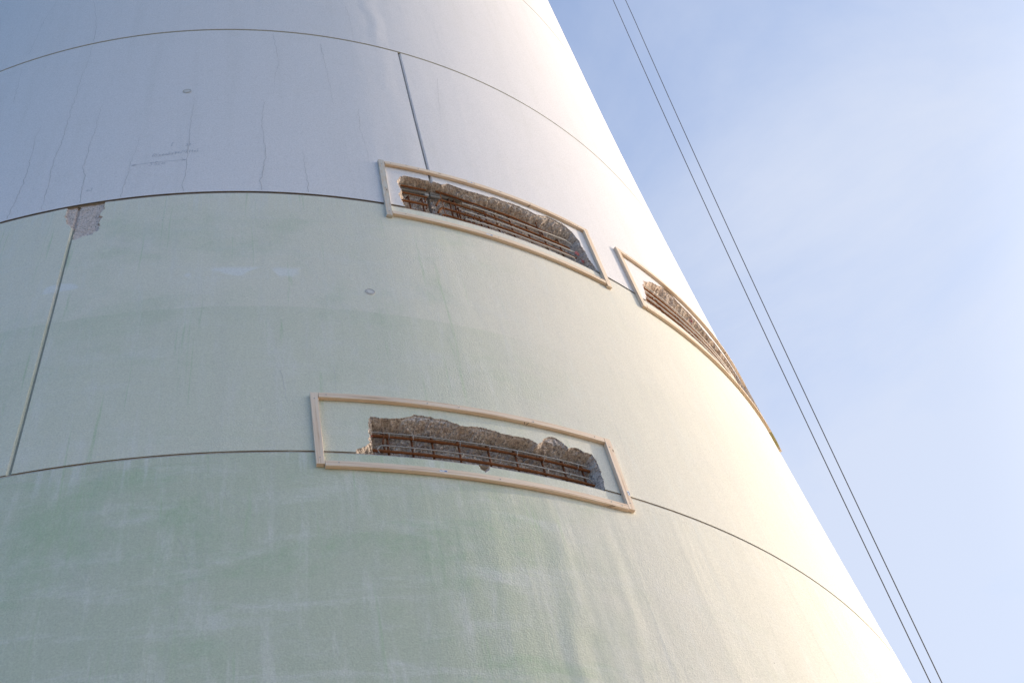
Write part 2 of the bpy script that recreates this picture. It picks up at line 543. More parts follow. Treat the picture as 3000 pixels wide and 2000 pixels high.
def tube(mb, pts, r, n=8, mi=0, rfun=None, closed_ends=True):
    pts = [Vector(p) for p in pts]
    m = len(pts)
    tang = []
    for i in range(m):
        a = pts[max(i - 1, 0)]
        b = pts[min(i + 1, m - 1)]
        tang.append((b - a).normalized())
    ref = Vector((0, 0, 1)) if abs(tang[0].z) < 0.9 else Vector((1, 0, 0))
    u = tang[0].cross(ref).normalized()
    rings = []
    L = 0
    for i in range(m):
        u = (u - tang[i] * u.dot(tang[i])).normalized()
        w = tang[i].cross(u)
        if i:
            L += (pts[i] - pts[i - 1]).length
        rr = r if rfun is None else rfun(L)
        rings.append([pts[i] + (u * math.cos(2 * math.pi * k / n) + w * math.sin(2 * math.pi * k / n)) * rr for k in range(n)])
    for i in range(m - 1):
        for k in range(n):
            k2 = (k + 1) % n
            mb.face([rings[i][k], rings[i][k2], rings[i + 1][k2], rings[i + 1][k]], None, mi)
    if closed_ends:
        mb.face(list(reversed(rings[0])), None, mi)
        mb.face(rings[-1], None, mi)


def densify(L, step=0.05):
    """L: list of (az, z, h) on the tower face -> dense list of points"""
    out = []
    for (a0, z0, h0), (a1, z1, h1) in zip(L[:-1], L[1:]):
        d = math.hypot(math.radians(a1 - a0) * 7, z1 - z0)
        k = max(1, int(d / step))
        for i in range(k):
            t = i / k
            out.append((a0 + (a1 - a0) * t, z0 + (z1 - z0) * t, h0 + (h1 - h0) * t))
    out.append(L[-1])
    return out


# ------------------------------------------------------------------ outlines of the broken-out pockets (azimuth, height)
H1 = [(-84.53,8.408),(-84.43,8.439),(-83.97,8.478),(-83.66,8.525),(-83.63,8.612),(-83.61,8.7),(-83.47,8.825),(-83.13,8.823),(-82.87,8.823),(-82.54,8.831),(-82.23,8.831),(-81.95,8.843),(-81.63,8.84),(-81.3,8.857),(-81.1,8.867),(-80.8,8.898),(-80.48,8.898),(-80.15,8.894),(-79.83,8.892),(-79.51,8.881),(-79.18,8.885),(-78.85,8.884),(-78.54,8.865),(-78.22,8.855),(-77.9,8.841),(-77.59,8.845),(-76.99,8.849),(-76.37,8.849),(-76.07,8.841),(-75.7,8.841),(-75.37,8.818),(-75.05,8.822),(-74.73,8.82),(-74.41,8.822),(-74.07,8.829),(-73.75,8.831),(-73.34,8.812),(-73.02,8.78),(-72.85,8.796),(-72.69,8.813),(-72.43,8.862),(-72.13,8.904),(-71.88,8.916),(-71.6,8.916),(-71.35,8.897),(-71.16,8.88),(-70.95,8.845),(-70.81,8.829),(-70.42,8.848),(-70.07,8.854),(-69.81,8.838),(-69.54,8.826),(-69.3,8.829),(-69.09,8.82),(-69.06,8.782),(-68.94,8.729),(-68.97,8.689),(-68.88,8.655),(-68.98,8.583),(-68.94,8.529),(-69.1,8.419)]
H2 = [(-78.32,12.1),(-78.37,12.18),(-78.59,12.274),(-78.67,12.386),(-78.38,12.464),(-78.59,12.583),(-78.63,12.625),(-78.32,12.727),(-77.86,12.776),(-77.19,12.787),(-76.52,12.791),(-75.85,12.787),(-75.52,12.779),(-75.09,12.781),(-74.5,12.78),(-74.06,12.82),(-73.36,12.823),(-72.7,12.799),(-71.99,12.801),(-71.26,12.81),(-70.44,12.807),(-69.66,12.842),(-69.16,12.823),(-68.06,12.84),(-67.29,12.844),(-66.4,12.849),(-65.67,12.821),(-65.07,12.838),(-64.15,12.894),(-63.23,12.887),(-62.52,12.884),(-62.01,12.841),(-61.63,12.8),(-61.46,12.718),(-61.2,12.677),(-61.23,12.568),(-60.98,12.475),(-61.01,12.368),(-60.77,12.276),(-60.44,12.173)]
H3 = [(-54.12,12.138),(-54.82,12.142),(-54.39,12.244),(-54.07,12.385),(-53.94,12.509),(-53.34,12.607),(-53.39,12.642),(-52.77,12.69),(-51.39,12.816),(-50.63,12.839),(-49.6,12.924),(-48.79,12.948),(-48.04,12.928),(-47.36,12.888),(-46.32,12.877),(-45.17,12.877),(-44.06,12.863),(-42.97,12.835),(-41.75,12.823),(-40.28,12.84),(-39.25,12.82),(-37.45,12.84),(-35.6,12.80),(-34.6,12.70),(-34.2,12.45),(-34.4,12.20)]
CHIP = [(-104.15,12.15),(-104.1,12.032),(-104.2,11.974),(-103.95,11.926),(-103.84,11.843),(-103.39,11.756),(-103.2,11.726),(-103.16,11.546),(-102.89,11.528),(-102.48,11.556),(-102.18,11.567),(-101.86,11.562),(-101.65,11.607),(-101.36,11.626),(-101.39,11.68),(-101.32,11.723),(-101.51,11.79),(-101.28,11.851),(-101.5,11.89),(-101.43,11.949),(-101.31,11.992),(-101.34,12.15)]
NOTCH = [(-77.42,8.45),(-77.30,8.36),(-77.02,8.325),(-76.78,8.36),(-76.70,8.45)]
J_BC, J_AB = -103.29, -75.53


def signed_dist(poly, A, Z, rad):
    """distance (m) inside the outline; negative outside"""
    pu = np.array([math.radians(a) * rad for a, z in poly])
    pv = np.array([z for a, z in poly])
    x, y = np.radians(A) * rad, Z
    inside = np.zeros(x.shape, bool)
    best = np.full(x.shape, 1e9)
    n = len(poly)
    for i in range(n):
        x0, y0, x1, y1 = pu[i], pv[i], pu[(i + 1) % n], pv[(i + 1) % n]
        dx, dy = x1 - x0, y1 - y0
        t = np.clip(((x - x0) * dx + (y - y0) * dy) / max(dx * dx + dy * dy, 1e-12), 0, 1)
        d = np.hypot(x - x0 - t * dx, y - y0 - t * dy)
        best = np.minimum(best, d)
        c = ((y0 > y) != (y1 > y))
        with np.errstate(divide='ignore', invalid='ignore'):
            xi = (x1 - x0) * (y - y0) / (y1 - y0 if abs(y1 - y0) > 1e-12 else 1e-12) + x0
        inside ^= (c & (x < xi))
    return np.where(inside, best, -best)


def nz(u, v, s, off=0.0, oct_=3):
    return noise.fractal(Vector((u * s, v * s, off)), 0.9, 2.1, oct_)


def smooth01(t):
    t = np.clip(t, 0, 1)
    return t * t * (3 - 2 * t)


class Pocket:
    """a broken-out area; gives depth of the surface behind the tower face"""

    def __init__(self, poly, depth, ramp_up, ramp_side, rough, floor_z, seed, z_roof=None, chisel=None, crack=None, warp=0.011):
        a0, a1 = poly[0][0], poly[-1][0]
        self.poly = list(poly)
        if floor_z is not None:                        # open at the floor: push the lower corners well below
            self.poly = [(a0, floor_z - 0.6)] + self.poly + [(a1, floor_z - 0.6)]
        self.depth, self.ru, self.rs, self.rough, self.seed = depth, ramp_up, ramp_side, rough, seed
        self.chisel, self.crack, self.warp, self.z_roof = chisel, crack, warp, z_roof

    def eval(self, A, Z):
        rad = Rz(float(Z.mean()))
        shape = A.shape
        U = np.radians(A) * rad
        n1 = np.zeros(shape)
        n2 = np.zeros(shape)
        n3 = np.zeros(shape)
        n4 = np.zeros(shape)
        n5 = np.zeros(shape)
        it = np.nditer(U, flags=['multi_index'])
        ch = self.chisel
        for u in it:
            i = it.multi_index
            uu, vv = float(u), float(Z[i])
            n1[i] = nz(uu, vv, 22.0, self.seed)
            n2[i] = nz(uu, vv, 9.0, self.seed + 5, 5)
            n5[i] = noise.voronoi(Vector((uu * 27.0, vv * 27.0, self.seed)))[0][0]
            n4[i] = nz(uu, vv, 62.0, self.seed + 9, 2)
            if ch:
                n3[i] = noise.fractal(Vector((uu * ch[0], vv * ch[1], self.seed)), 0.9, 2.0, 3)
        Aw = A + np.degrees((n1 + 0.6 * n4) * self.warp / rad)
        Zw = Z + (n2 * 1.2 + n4 * 0.7) * self.warp
        d = signed_dist(self.poly, Aw, Zw, rad)
        inside = d > 0
        # how far to the top edge decides the roof slope: blend of roof and side ramps
        if self.z_roof is None:
            t = smooth01(d / self.ru)
        else:
            t = np.minimum(smooth01((self.z_roof + 0.02 * n2 - Z) / self.ru), smooth01(d / self.rs))
        base = 0.012 * (d > 0) + (self.depth - 0.012) * t
        k = smooth01(d / 0.03)
        dep = base + k * self.rough * (0.55 * n2 + 0.5 * n1 + 0.75 * n4 + 1.3 * (n5 - 0.4))
        if ch:
            dep = dep + k * ch[2] * n3
        if self.crack is not None:
            jag = np.vectorize(lambda v: nz(v, 0.3, 6.0, 2.0) * 0.35)(Z)
            dd = np.abs(A - self.crack - jag) * math.radians(1) * rad
            dep = dep + np.where(dd < 0.014, 0.07, 0.0) * (k > 0.3)
        dep = np.where(inside, np.maximum(dep, 0.008), 0.0)
        return dep, inside


def groove_depth(A, joints, rad):
    dep = np.zeros(A.shape)
    for j in joints:
        d = np.abs(A - j) * math.radians(1) * rad
        dep = np.maximum(dep, np.interp(d, [0.0, 0.008, 0.019, 10], [0.020, 0.020, 0.0, 0.0]))
    return dep


GAP = 0.008        # half width of the bed joint
CH0 = 0.014        # chamfer at a ring's lower edge


def G(z):
    return 0.016 if abs(z - ZB) < 1e-6 else GAP


def make_ring(z_lo, z_hi, joints, patches, parent, skip_floor, seal=M_SEAL, first=False):
    """one precast ring: painted face, chamfered foot, top arris; patches = [(a0,a1,z0,z1,step_a,step_z,Pocket,name,mat)]"""
    zb, zt = z_lo + (0 if first else G(z_lo)), z_hi - G(z_hi)
    CH = 0.036 if abs(z_lo - ZB) < 1e-6 else CH0
    azs = set(np.arange(-180, 180.01, 1.0).tolist())
    gl = []
    radm = Rz((z_lo + z_hi) / 2)
    for j in joints:
        for off in (-0.019, -0.008, 0.008, 0.019):
            gl.append(j + math.degrees(off / radm))
    azs |= set(gl)
    zs = set(np.linspace(zb + (0 if first else CH), zt - 0.008, 10).tolist())
    for p in patches:
        azs |= {p[0], p[1]}
        zs |= {p[2], p[3]}
    for a0, a1 in skip_floor:
        azs |= {a0, a1}
    azs = sorted(azs)
    azs = [a for i, a in enumerate(azs) if i == 0 or a - azs[i - 1] > 1e-4]
    zs = sorted(zs)
    zs = [z for i, z in enumerate(zs) if i == 0 or z - zs[i - 1] > 1e-4]
    mb = MB()

    def uvp(a, z):
        return (math.radians(a) * 7.0, z)

    A = np.array(azs)
    gd = groove_depth(A, joints, radm)

    def cell(a, b, dA, dB, z0, z1, mi):
        mb.face([P(a, z0, -dA), P(b, z0, -dB), P(b, z1, -dB), P(a, z1, -dA)],
                [uvp(a, z0), uvp(b, z0), uvp(b, z1), uvp(a, z1)], mi, abs(dA) + abs(dB) < 1e-6)

    for i in range(len(azs) - 1):
        a, b = azs[i], azs[i + 1]
        am = (a + b) / 2
        ing = min(gd[i], gd[i + 1]) > 0.019
        for k in range(len(zs) - 1):
            zm = (zs[k] + zs[k + 1]) / 2
            if any(p[0] < am < p[1] and p[2] < zm < p[3] for p in patches):
                continue
            cell(a, b, gd[i], gd[i + 1], zs[k], zs[k + 1], 2 if ing else 0)
        # top arris and bed
        if not any(p[0] < am < p[1] and p[3] > zt - 0.02 for p in patches):
            cell(a, b, gd[i], gd[i + 1], zt - 0.008, zt, 3)
        mb.face([P(a, zt, -gd[i] - 0.0001), P(b, zt, -gd[i + 1] - 0.0001), P(b, zt, -0.4), P(a, zt, -0.4)], None, 1)
        # foot chamfer and underside
        if not first and not any(s0 < am < s1 for s0, s1 in skip_floor):
            mb.face([P(a, zb, -CH - gd[i]), P(b, zb, -CH - gd[i + 1]), P(b, zb + CH, -gd[i + 1]), P(a, zb + CH, -gd[i])], None, 1)
            mb.face([P(a, zb, -0.4), P(b, zb, -0.4), P(b, zb, -CH - gd[i + 1]), P(a, zb, -CH - gd[i])], None, 1)
    pocket_meshes = []
    for (a0, a1, z0, z1, sa, sz, pk, pname, pmat) in patches:
        la = set(np.linspace(a0, a1, max(2, int((a1 - a0) / sa))).tolist()) | {g for g in gl if a0 < g < a1}
        la = sorted(la)
        lz = np.linspace(z0, z1, max(2, int((z1 - z0) / sz))).tolist()
        AA, ZZ = np.meshgrid(np.array(la), np.array(lz), indexing='ij')
        dep, ins = pk.eval(AA, ZZ)
        g = groove_depth(AA, joints, radm)
        tot = dep + g
        pm = MB()
        RR = np.vectorize(Rz)(ZZ) - tot
        X, Y = RR * np.cos(np.radians(AA)), RR * np.sin(np.radians(AA))
        for i in range(len(la) - 1):
            for k in range(len(lz) - 1):
                any_in = ins[i, k] or ins[i + 1, k] or ins[i, k + 1] or ins[i + 1, k + 1]
                q = [(X[a, b], Y[a, b], ZZ[a, b]) for a, b in ((i, k), (i + 1, k), (i + 1, k + 1), (i, k + 1))]
                u = [uvp(la[i], lz[k]), uvp(la[i + 1], lz[k]), uvp(la[i + 1], lz[k + 1]), uvp(la[i], lz[k + 1])]
                if any_in:
                    pm.face(q, u, 0)
                else:
                    mi = 2 if min(g[i, k], g[i + 1, k]) > 0.019 else (3 if zt - lz[k] < 0.013 else 0)
                    mb.face(q, u, mi, max(g[i, k], g[i + 1, k]) < 1e-6)
        pocket_meshes.append((pm, pname, pmat))
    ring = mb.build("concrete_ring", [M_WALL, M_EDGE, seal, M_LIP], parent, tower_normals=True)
    for pm, pname, pmat in pocket_meshes:
        pm.build(pname, pmat, ring)
    return ring


# ------------------------------------------------------------------ ground
gm = MB()
gm.face([(-3000, -3000, 0), (3000, -3000, 0), (3000, 3000, 0), (-3000, 3000, 0)])
ground = gm.build("ground", M_GROUND)
tag(ground, kind="structure")

# ------------------------------------------------------------------ tower
tower = empty("concrete_tower")
tag(tower, "huge round tapering concrete tower, pale green below and white above, with broken-out pockets", "tower")

levels = [-0.02, 0.93, 4.67, ZC, ZB, ZA, ZD, 24.3, 28.0, 31.7, 35.4, 39.1, 42.8, 46.5, 50.2, 53.9, 57.6]
pk1 = Pocket(H1, 0.145, 0.15, 0.06, 0.024, ZC, 1.0, 8.865)
pk2 = Pocket(H2, 0.145, 0.16, 0.06, 0.024, ZB, 11.0, 12.83, crack=J_AB)
pk3 = Pocket(H3, 0.135, 0.26, 0.08, 0.012, ZB, 23.0, 12.92, chisel=(16.0, 4.0, 0.030))
pkc = Pocket(CHIP, 0.014, 0.05, 0.05, 0.004, None, 31.0)
pkn = Pocket(NOTCH, 0.06, 0.04, 0.04, 0.006, None, 41.0, warp=0.004)
rings = {}
for i in range(len(levels) - 1):
    lo, hi = levels[i], levels[i + 1]
    js, pats, skip, seal = [], [], [], M_SEAL
    if abs(lo - ZC) < 1e-6:
        js, seal = [J_BC, J_BC + 120, J_BC + 240], M_SEALG
        pats = [(-85.6, -68.0, ZC + GAP, 8.98, 0.05, 0.0065, pk1, "broken_pocket", M_EXP),
                (-105.0, -100.8, 11.44, ZB - G(ZB), 0.06, 0.008, pkc, "spalled_patch", M_CHIP)]
        skip = [(-84.5, -69.05)]
    elif abs(lo - ZB) < 1e-6:
        js = [J_AB, J_AB + 120, J_AB + 240]
        pats = [(-79.4, -60.0, ZB + G(ZB), 12.98, 0.055, 0.007, pk2, "broken_pocket", M_EXP),
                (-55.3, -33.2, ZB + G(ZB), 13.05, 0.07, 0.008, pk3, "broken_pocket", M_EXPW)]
        skip = [(-78.3, -60.4), (-54.5, -34.3)]
    elif abs(hi - ZC) < 1e-6:
        js = [-140, -20, 100]
        pats = [(-77.6, -76.5, 8.28, ZC - GAP, 0.05, 0.0065, pkn, "notch", M_CHIP)]
    elif lo >= ZA:
        js = [-150 + 37 * i, -30 + 37 * i, 90 + 37 * i]
        js = [((j + 180) % 360) - 180 for j in js]
        js = [j for j in js if not (-125 < j < -25)]
    else:
        js = [-150, -30, 90]
    rings[round(lo, 2)] = make_ring(lo, hi, js, pats, tower, skip, seal, first=(i == 0))
R_BC, R_AB, R_AD, R_LO = rings[round(ZC, 2)], rings[round(ZB, 2)], rings[round(ZA, 2)], rings[4.67]

# mortar beds, left out where the concrete is broken away
for z in levels[1:-1]:
    mb = MB()
    skip = [(-84.5, -69.05)] if z == ZC else [(-78.3, -60.4), (-54.5, -34.3)] if z == ZB else []
    edges = sorted(set(np.arange(-180, 180.1, 1.0).tolist()) | {e for s in skip for e in s})
    for a, b in zip(edges[:-1], edges[1:]):
        am = (a + b) / 2
        if any(s0 < am < s1 for s0, s1 in skip):
            continue
        back = -0.016 if z == ZB else -0.009
        ha = back + 0.005 * noise.noise(Vector((a * 1.3, z, 0)))
        hb = back + 0.005 * noise.noise(Vector((b * 1.3, z, 0)))
        mb.face([P(a, z - G(z) - 0.002, ha + 0.004), P(b, z - G(z) - 0.002, hb + 0.004), P(b, z + G(z) + 0.002, hb), P(a, z + G(z) + 0.002, ha)])
    mb.build("mortar_bed", M_MORTARB if z == ZB else M_MORTAR, tower, smooth=40)

# closing cap and the beam the ropes hang from, far above the picture
mb = MB()
ztop = levels[-1] - GAP
n = 96
ringp = [P(360 * k / n, ztop + 0.004, -0.02) for k in range(n)]
ring2 = [P(360 * k / n, ztop + 0.55, -0.02) for k in range(n)]
mb.face(ring2)
for k in range(n):
    mb.face([ringp[k], ringp[(k + 1) % n], ring2[(k + 1) % n], ring2[k]])
mb.build("cap_slab", M_EDGE, tower)
mb = MB()
bz0, bz1 = ztop + 0.56, ztop + 0.86
d0 = Vector((2.0, -0.9, 0))
d1 = Vector((7.15, -3.08, 0))
dn = (d1 - d0).normalized()
sd = Vector((-dn.y, dn.x, 0)) * 0.12
c8 = [d0 - sd, d1 - sd, d1 + sd, d0 + sd]
lo4 = [Vector((c.x, c.y, bz0)) for c in c8]
hi4 = [Vector((c.x, c.y, bz1)) for c in c8]
for fidx in ((0, 1, 2, 3),):
    mb.face([lo4[k] for k in (3, 2, 1, 0)])
    mb.face([hi4[k] for k in (0, 1, 2, 3)])
for k in range(4):
    k2 = (k + 1) % 4
    mb.face([lo4[k], lo4[k2], hi4[k2], hi4[k]])
mb.build("rope_beam", M_GREY, tower)


# ------------------------------------------------------------------ hairline cracks, writing and plugs on the tower face
def ribbon(mb, pts, wfun, h=0.0016, mi=0):
    """pts: (az, z) polyline laid on the face as a thin strip"""
    V = [Vector(P(a, z, h)) for a, z in pts]
    m = len(V)
    Ls, Rs = [], []
    for i in range(m):
        t = (V[min(i + 1, m - 1)] - V[max(i - 1, 0)]).normalized()
        nrm = Vector((V[i].x, V[i].y, 0)).normalized()
        s = t.cross(nrm).normalized() * (wfun(i / max(m - 1, 1)) / 2)
        Ls.append(V[i] - s)
        Rs.append(V[i] + s)
    for i in range(m - 1):
        mb.face([Ls[i], Rs[i], Rs[i + 1], Ls[i + 1]], None, mi)


CRACKS = [
 (R_AB, 5.0, [(-108.95,12.18),(-108.71,12.488),(-108.52,12.933),(-108.68,13.496),(-108.86,13.798),(-108.6,14.036)]),
 (R_AB, 4.5, [(-103.23,12.18),(-103.38,12.44),(-103.38,12.702),(-103.79,12.887),(-103.64,13.087),(-103.69,13.336),(-103.49,13.655),(-103.47,14.188)]),
 (R_AB, 3.5, [(-100.24,12.18),(-99.98,12.544),(-99.88,12.877),(-99.61,13.148),(-99.56,13.399)]),
 (R_AB, 5.0, [(-95.5,12.18),(-95.58,12.28),(-95.46,12.608),(-95.45,13.128),(-95.43,13.568),(-95.43,13.952),(-95.35,14.149)]),
 (R_AB, 5.0, [(-89.52,12.18),(-89.72,12.352),(-89.44,12.622),(-89.22,12.831),(-89.34,13.114),(-89.52,13.48),(-89.51,13.709),(-89.23,14.049)]),
 (R_AB, 4.0, [(-86.06,12.18),(-86.08,12.332),(-86.13,12.634),(-86.21,13.018)]),
 (R_AB, 4.0, [(-106.27,12.197),(-106.31,12.643),(-106.45,13.086),(-106.23,13.497),(-106.21,14.248),(-106.17,15.063),(-105.94,15.309),(-105.87,15.80)]),
 (R_AD, 3.5, [(-105.87,15.92),(-106.14,16.427),(-107.18,17.163)]),
 (R_AD, 3.5, [(-112.8,16.06),(-112.46,16.984),(-111.67,17.498)]),
 (R_AB, 3.0, [(-112.48,14.828),(-113.01,15.717)]),
 (R_AB, 3.0, [(-88.36,15.779),(-88.03,15.23),(-87.9,15.01),(-88.32,14.656),(-88.43,14.237)]),
 (R_AB, 3.0, [(-83.77,15.629),(-83.47,15.004),(-83.28,14.495),(-83.2,14.128)]),
 (R_AB, 2.5, [(-80.93,14.098),(-81.08,13.621),(-80.77,13.186),(-80.76,12.864)]),
 (R_AD, 3.0, [(-80.52,16.869),(-80.24,16.275),(-80.23,15.90)]),
 (R_AB, 2.5, [(-71.85,15.437),(-72.36,14.867),(-72.98,14.158)]),
 (R_BC, 2.5, [(-88.62,9.362),(-88.33,9.125),(-88.26,8.958)]),
 (R_BC, 2.5, [(-85.39,9.43),(-85.31,9.276),(-85.32,9.124)]),
 (R_LO, 3.0, [(-91.64,8.036),(-91.53,7.914),(-90.91,7.807),(-90.81,7.64),(-91.04,7.418)]),
 (R_LO, 3.0, [(-93.9,7.576),(-93.41,7.381),(-93.1,7.195),(-92.82,7.059)]),
 (R_BC, 2.0, [(-66.06,9.372),(-66.15,9.015),(-66.5,8.828)]),
]
for ci, (ring, wmm, L) in enumerate(CRACKS):
    dense = densify([(a, z, 0) for a, z in L], 0.035)
    pts = []
    for a, z, _ in dense:
        pts.append((a + 0.13 * nz(z, ci * 3.7, 13.0, 1.0, 4), z))
    mb = MB()
    ribbon(mb, pts, lambda t: (wmm if ring is not R_LO else 1.6) * 0.001 * (1.0 - 0.6 * t))
    mb.build("hairline_crack", M_CRACK, ring)

# hand-written survey note and dimension line (felt pen on the white ring)
GL = {
 'R': [[(0,0),(.1,1)],[(.1,1),(.5,.95),(.5,.6),(.08,.5),(.6,0)]],
 'i': [[(.1,0),(.15,.5)],[(.18,.72),(.2,.78)]],
 's': [[(.45,.5),(.15,.48),(.12,.3),(.4,.22),(.38,.02),(.05,0)]],
 'a': [[(.45,.45),(.15,.45),(.05,.1),(.3,.02),(.45,.4),(.5,0)]],
 'b': [[(.05,1),(.05,0),(.4,.05),(.45,.4),(.08,.45)]],
 't': [[(.2,.9),(.2,.1),(.4,0)],[(0,.55),(.4,.6)]],
 'm': [[(0,0),(.05,.5),(.2,.45),(.25,0),(.3,.45),(.5,.45),(.55,0)]],
 'M': [[(0,0),(.1,1),(.35,.3),(.6,1),(.7,0)]],
 'e': [[(.05,.25),(.4,.3),(.35,.5),(.1,.45),(.05,.1),(.4,.05)]],
 'l': [[(.1,1),(.1,.05),(.25,0)]],
 'c': [[(.4,.45),(.1,.45),(.05,.1),(.4,.03)]],
 '3': [[(.05,.95),(.45,.95),(.2,.55),(.5,.35),(.35,0),(0,.05)]],
 '5': [[(.5,1),(.1,.95),(.08,.55),(.45,.5),(.42,.05),(0,0)]],
 '0': [[(.25,1),(0,.5),(.2,0),(.45,.5),(.25,1)]],
 'I': [[(.2,0),(.2,1)],[(0,0),(.4,0)],[(0,1),(.4,1)]],
}
mb = MB()


def write(text, a0, z0, height, adv=0.8, slope=0.0):
    a, z = a0, z0
    k = math.degrees(height / Rz(z0))
    for chr_ in text:
        if chr_ == ' ':
            a += k * 0.7
            continue
        for st in GL[chr_]:
            dense = []
            for (x0, y0), (x1, y1) in zip(st[:-1], st[1:]):
                for q in range(3):
                    dense.append((a + k * (x0 + (x1 - x0) * q / 3 + 0.2 * y0) * 0.9, z + height * (y0 + (y1 - y0) * q / 3)))
            dense.append((a + k * (st[-1][0] + 0.2 * st[-1][1]) * 0.9, z + height * st[-1][1]))
            ribbon(mb, dense, lambda t: 0.0042, 0.0018)
        w = max(x for st in GL[chr_] for x, y in st)
        a += k * (w + 0.22) * adv
        z += slope * height


for args in (("I", -96.9, 13.09, 0.065), ("50", -95.7, 13.075, 0.05), ("Rissabst", -98.25, 12.895, 0.060, 0.72, 0.06), ("im", -96.45, 12.925, 0.055, 0.72, 0.06), ("Mittel", -95.95, 12.93, 0.060, 0.72, 0.04), ("35", -98.45, 12.725, 0.065, 1.0, 0.02), ("cm", -97.75, 12.728, 0.06, 1.0, 0.02), ("m3", -103.0, 12.38, 0.05)):
    mb = MB()
    write(*args)
    mb.build("handwriting", M_INK, R_AB)
mb = MB()
ribbon(mb, [(-99.8 + 4.25 * k / 20, 12.768 + 0.002 * k * (1 - k / 40)) for k in range(21)], lambda t: 0.0036, 0.0018)
for s_ in (-1, 1):
    ribbon(mb, [(-99.8, 12.768), (-99.45, 12.768 + 0.016 * s_)], lambda t: 0.0036, 0.0018)
    ribbon(mb, [(-95.55, 12.79), (-95.85, 12.79 + 0.016 * s_)], lambda t: 0.0036, 0.0018)
mb.build("dimension_arrow", M_INK, R_AB)


def plug(az, z, r, ring):
    c = Vector(P(az, z))
    nrm = Vector((math.cos(math.radians(az)), math.sin(math.radians(az)), 0.09)).normalized()
    u = nrm.cross(Vector((0, 0, 1))).normalized()
    v = nrm.cross(u)
    prof = [(0.0, 0.003), (0.62 * r, 0.003), (0.70 * r, 0.0012), (0.80 * r, 0.0022), (0.82 * r, 0.0014), (1.0 * r, 0.0014), (1.06 * r, 0.003), (1.12 * r, 0.0006)]
    mats = [0, 1, 0, 0, 1, 1, 0]
    mb = MB()
    n = 28
    for i in range(len(prof) - 1):
        (r0, h0), (r1, h1) = prof[i], prof[i + 1]
        for k in range(n):
            t0, t1 = 2 * math.pi * k / n, 2 * math.pi * (k + 1) / n

            def pt(rr, hh, t):
                return c + u * rr * math.cos(t) + v * rr * math.sin(t) + nrm * (hh + 0.001)
            if r0 == 0:
                mb.face([pt(0, h0, 0), pt(r1, h1, t0), pt(r1, h1, t1)], None, mats[i])
            else:
                mb.face([pt(r0, h0, t0), pt(r1, h1, t0), pt(r1, h1, t1), pt(r0, h0, t1)], None, mats[i])
    mb.build("anchor_plug", [M_PLUG, M_DARK], ring, origin=c)


plug(-96.06, 14.296, 0.042, R_AB)
plug(-82.33, 10.555, 0.040, R_BC)


# ------------------------------------------------------------------ batten frames
def batten(name, parent, pts, w, th, mat, vertical=False, h0=0.002):
    """bent or straight wooden batten; pts = centre line (az, z); w = face width, th = thickness"""
    mb = MB()
    secs = []
    L = 0.0
    prev = None
    for i, (az, z) in enumerate(pts):
        c = Vector(P(az, z))
        a = Vector(P(*pts[max(i - 1, 0)]))
        b = Vector(P(*pts[min(i + 1, len(pts) - 1)]))
        t = (b - a).normalized()
        nr = Vector((math.cos(math.radians(az)), math.sin(math.radians(az)), 0.09)).normalized()
        s = nr.cross(t).normalized()
        if prev is not None:
            L += (c - prev).length
        prev = c
        wv = w * (1 + 0.012 * nz(L, parent_seed(parent), 3.0, w))
        q = [c - s * wv / 2 + nr * h0, c + s * wv / 2 + nr * h0, c + s * wv / 2 + nr * (h0 + th), c - s * wv / 2 + nr * (h0 + th)]
        secs.append((q, L))
    vv = [0, w, w + th, 2 * w + th, 2 * w + 2 * th]
    for i in range(len(secs) - 1):
        (q0, l0), (q1, l1) = secs[i], secs[i + 1]
        for k in range(4):
            k2 = (k + 1) % 4
            mb.face([q0[k], q0[k2], q1[k2], q1[k]], [(l0, vv[k]), (l0, vv[k + 1]), (l1, vv[k + 1]), (l1, vv[k])])
    mb.face(list(reversed(secs[0][0])), [(0, 0), (0.02, 0), (0.02, .02), (0, .02)])
    mb.face(secs[-1][0], [(0, 0), (0.02, 0), (0.02, .02), (0, .02)])
    mid = pts[len(pts) // 2]
    o = mb.build(name, mat, parent, origin=P(*mid))
    bv = o.modifiers.new("bevel", 'BEVEL')
    bv.width = 0.0022
    bv.segments = 2
    bv.limit_method = 'ANGLE'
    return o


_seed = {}


def parent_seed(p):
    return _seed.setdefault(p.name, len(_seed) * 3.3 + 0.7)


def screw(parent, az, z, th):
    c = Vector(P(az, z, th + 0.0025))
    nr = Vector((math.cos(math.radians(az)), math.sin(math.radians(az)), 0.09)).normalized()
    u = nr.cross(Vector((0, 0, 1))).normalized()
    v = nr.cross(u)
    mb = MB()
    n = 10
    r = 0.0055
    ring = [c + u * r * math.cos(2 * math.pi * k / n) + v * r * math.sin(2 * math.pi * k / n) + nr * 0.0012 for k in range(n)]
    base = [p - nr * 0.004 for p in ring]
    inner = [c + (p - c) * 0.35 + nr * -0.0012 for p in ring]
    for k in range(n):
        k2 = (k + 1) % n
        mb.face([base[k], ring[k], ring[k2], base[k2]])
        mb.face([ring[k], inner[k], inner[k2], ring[k2]])
    mb.face(inner)
    mb.build("screw", M_SCREW, parent, origin=c)


def face_mark(name, mat, parent, quads):
    """thin marks on a batten; quads = lists of (az, z, h)"""
    mb = MB()
    for q in quads:
        mb.face([P(*p) for p in q])
    return mb.build(name, mat, parent)


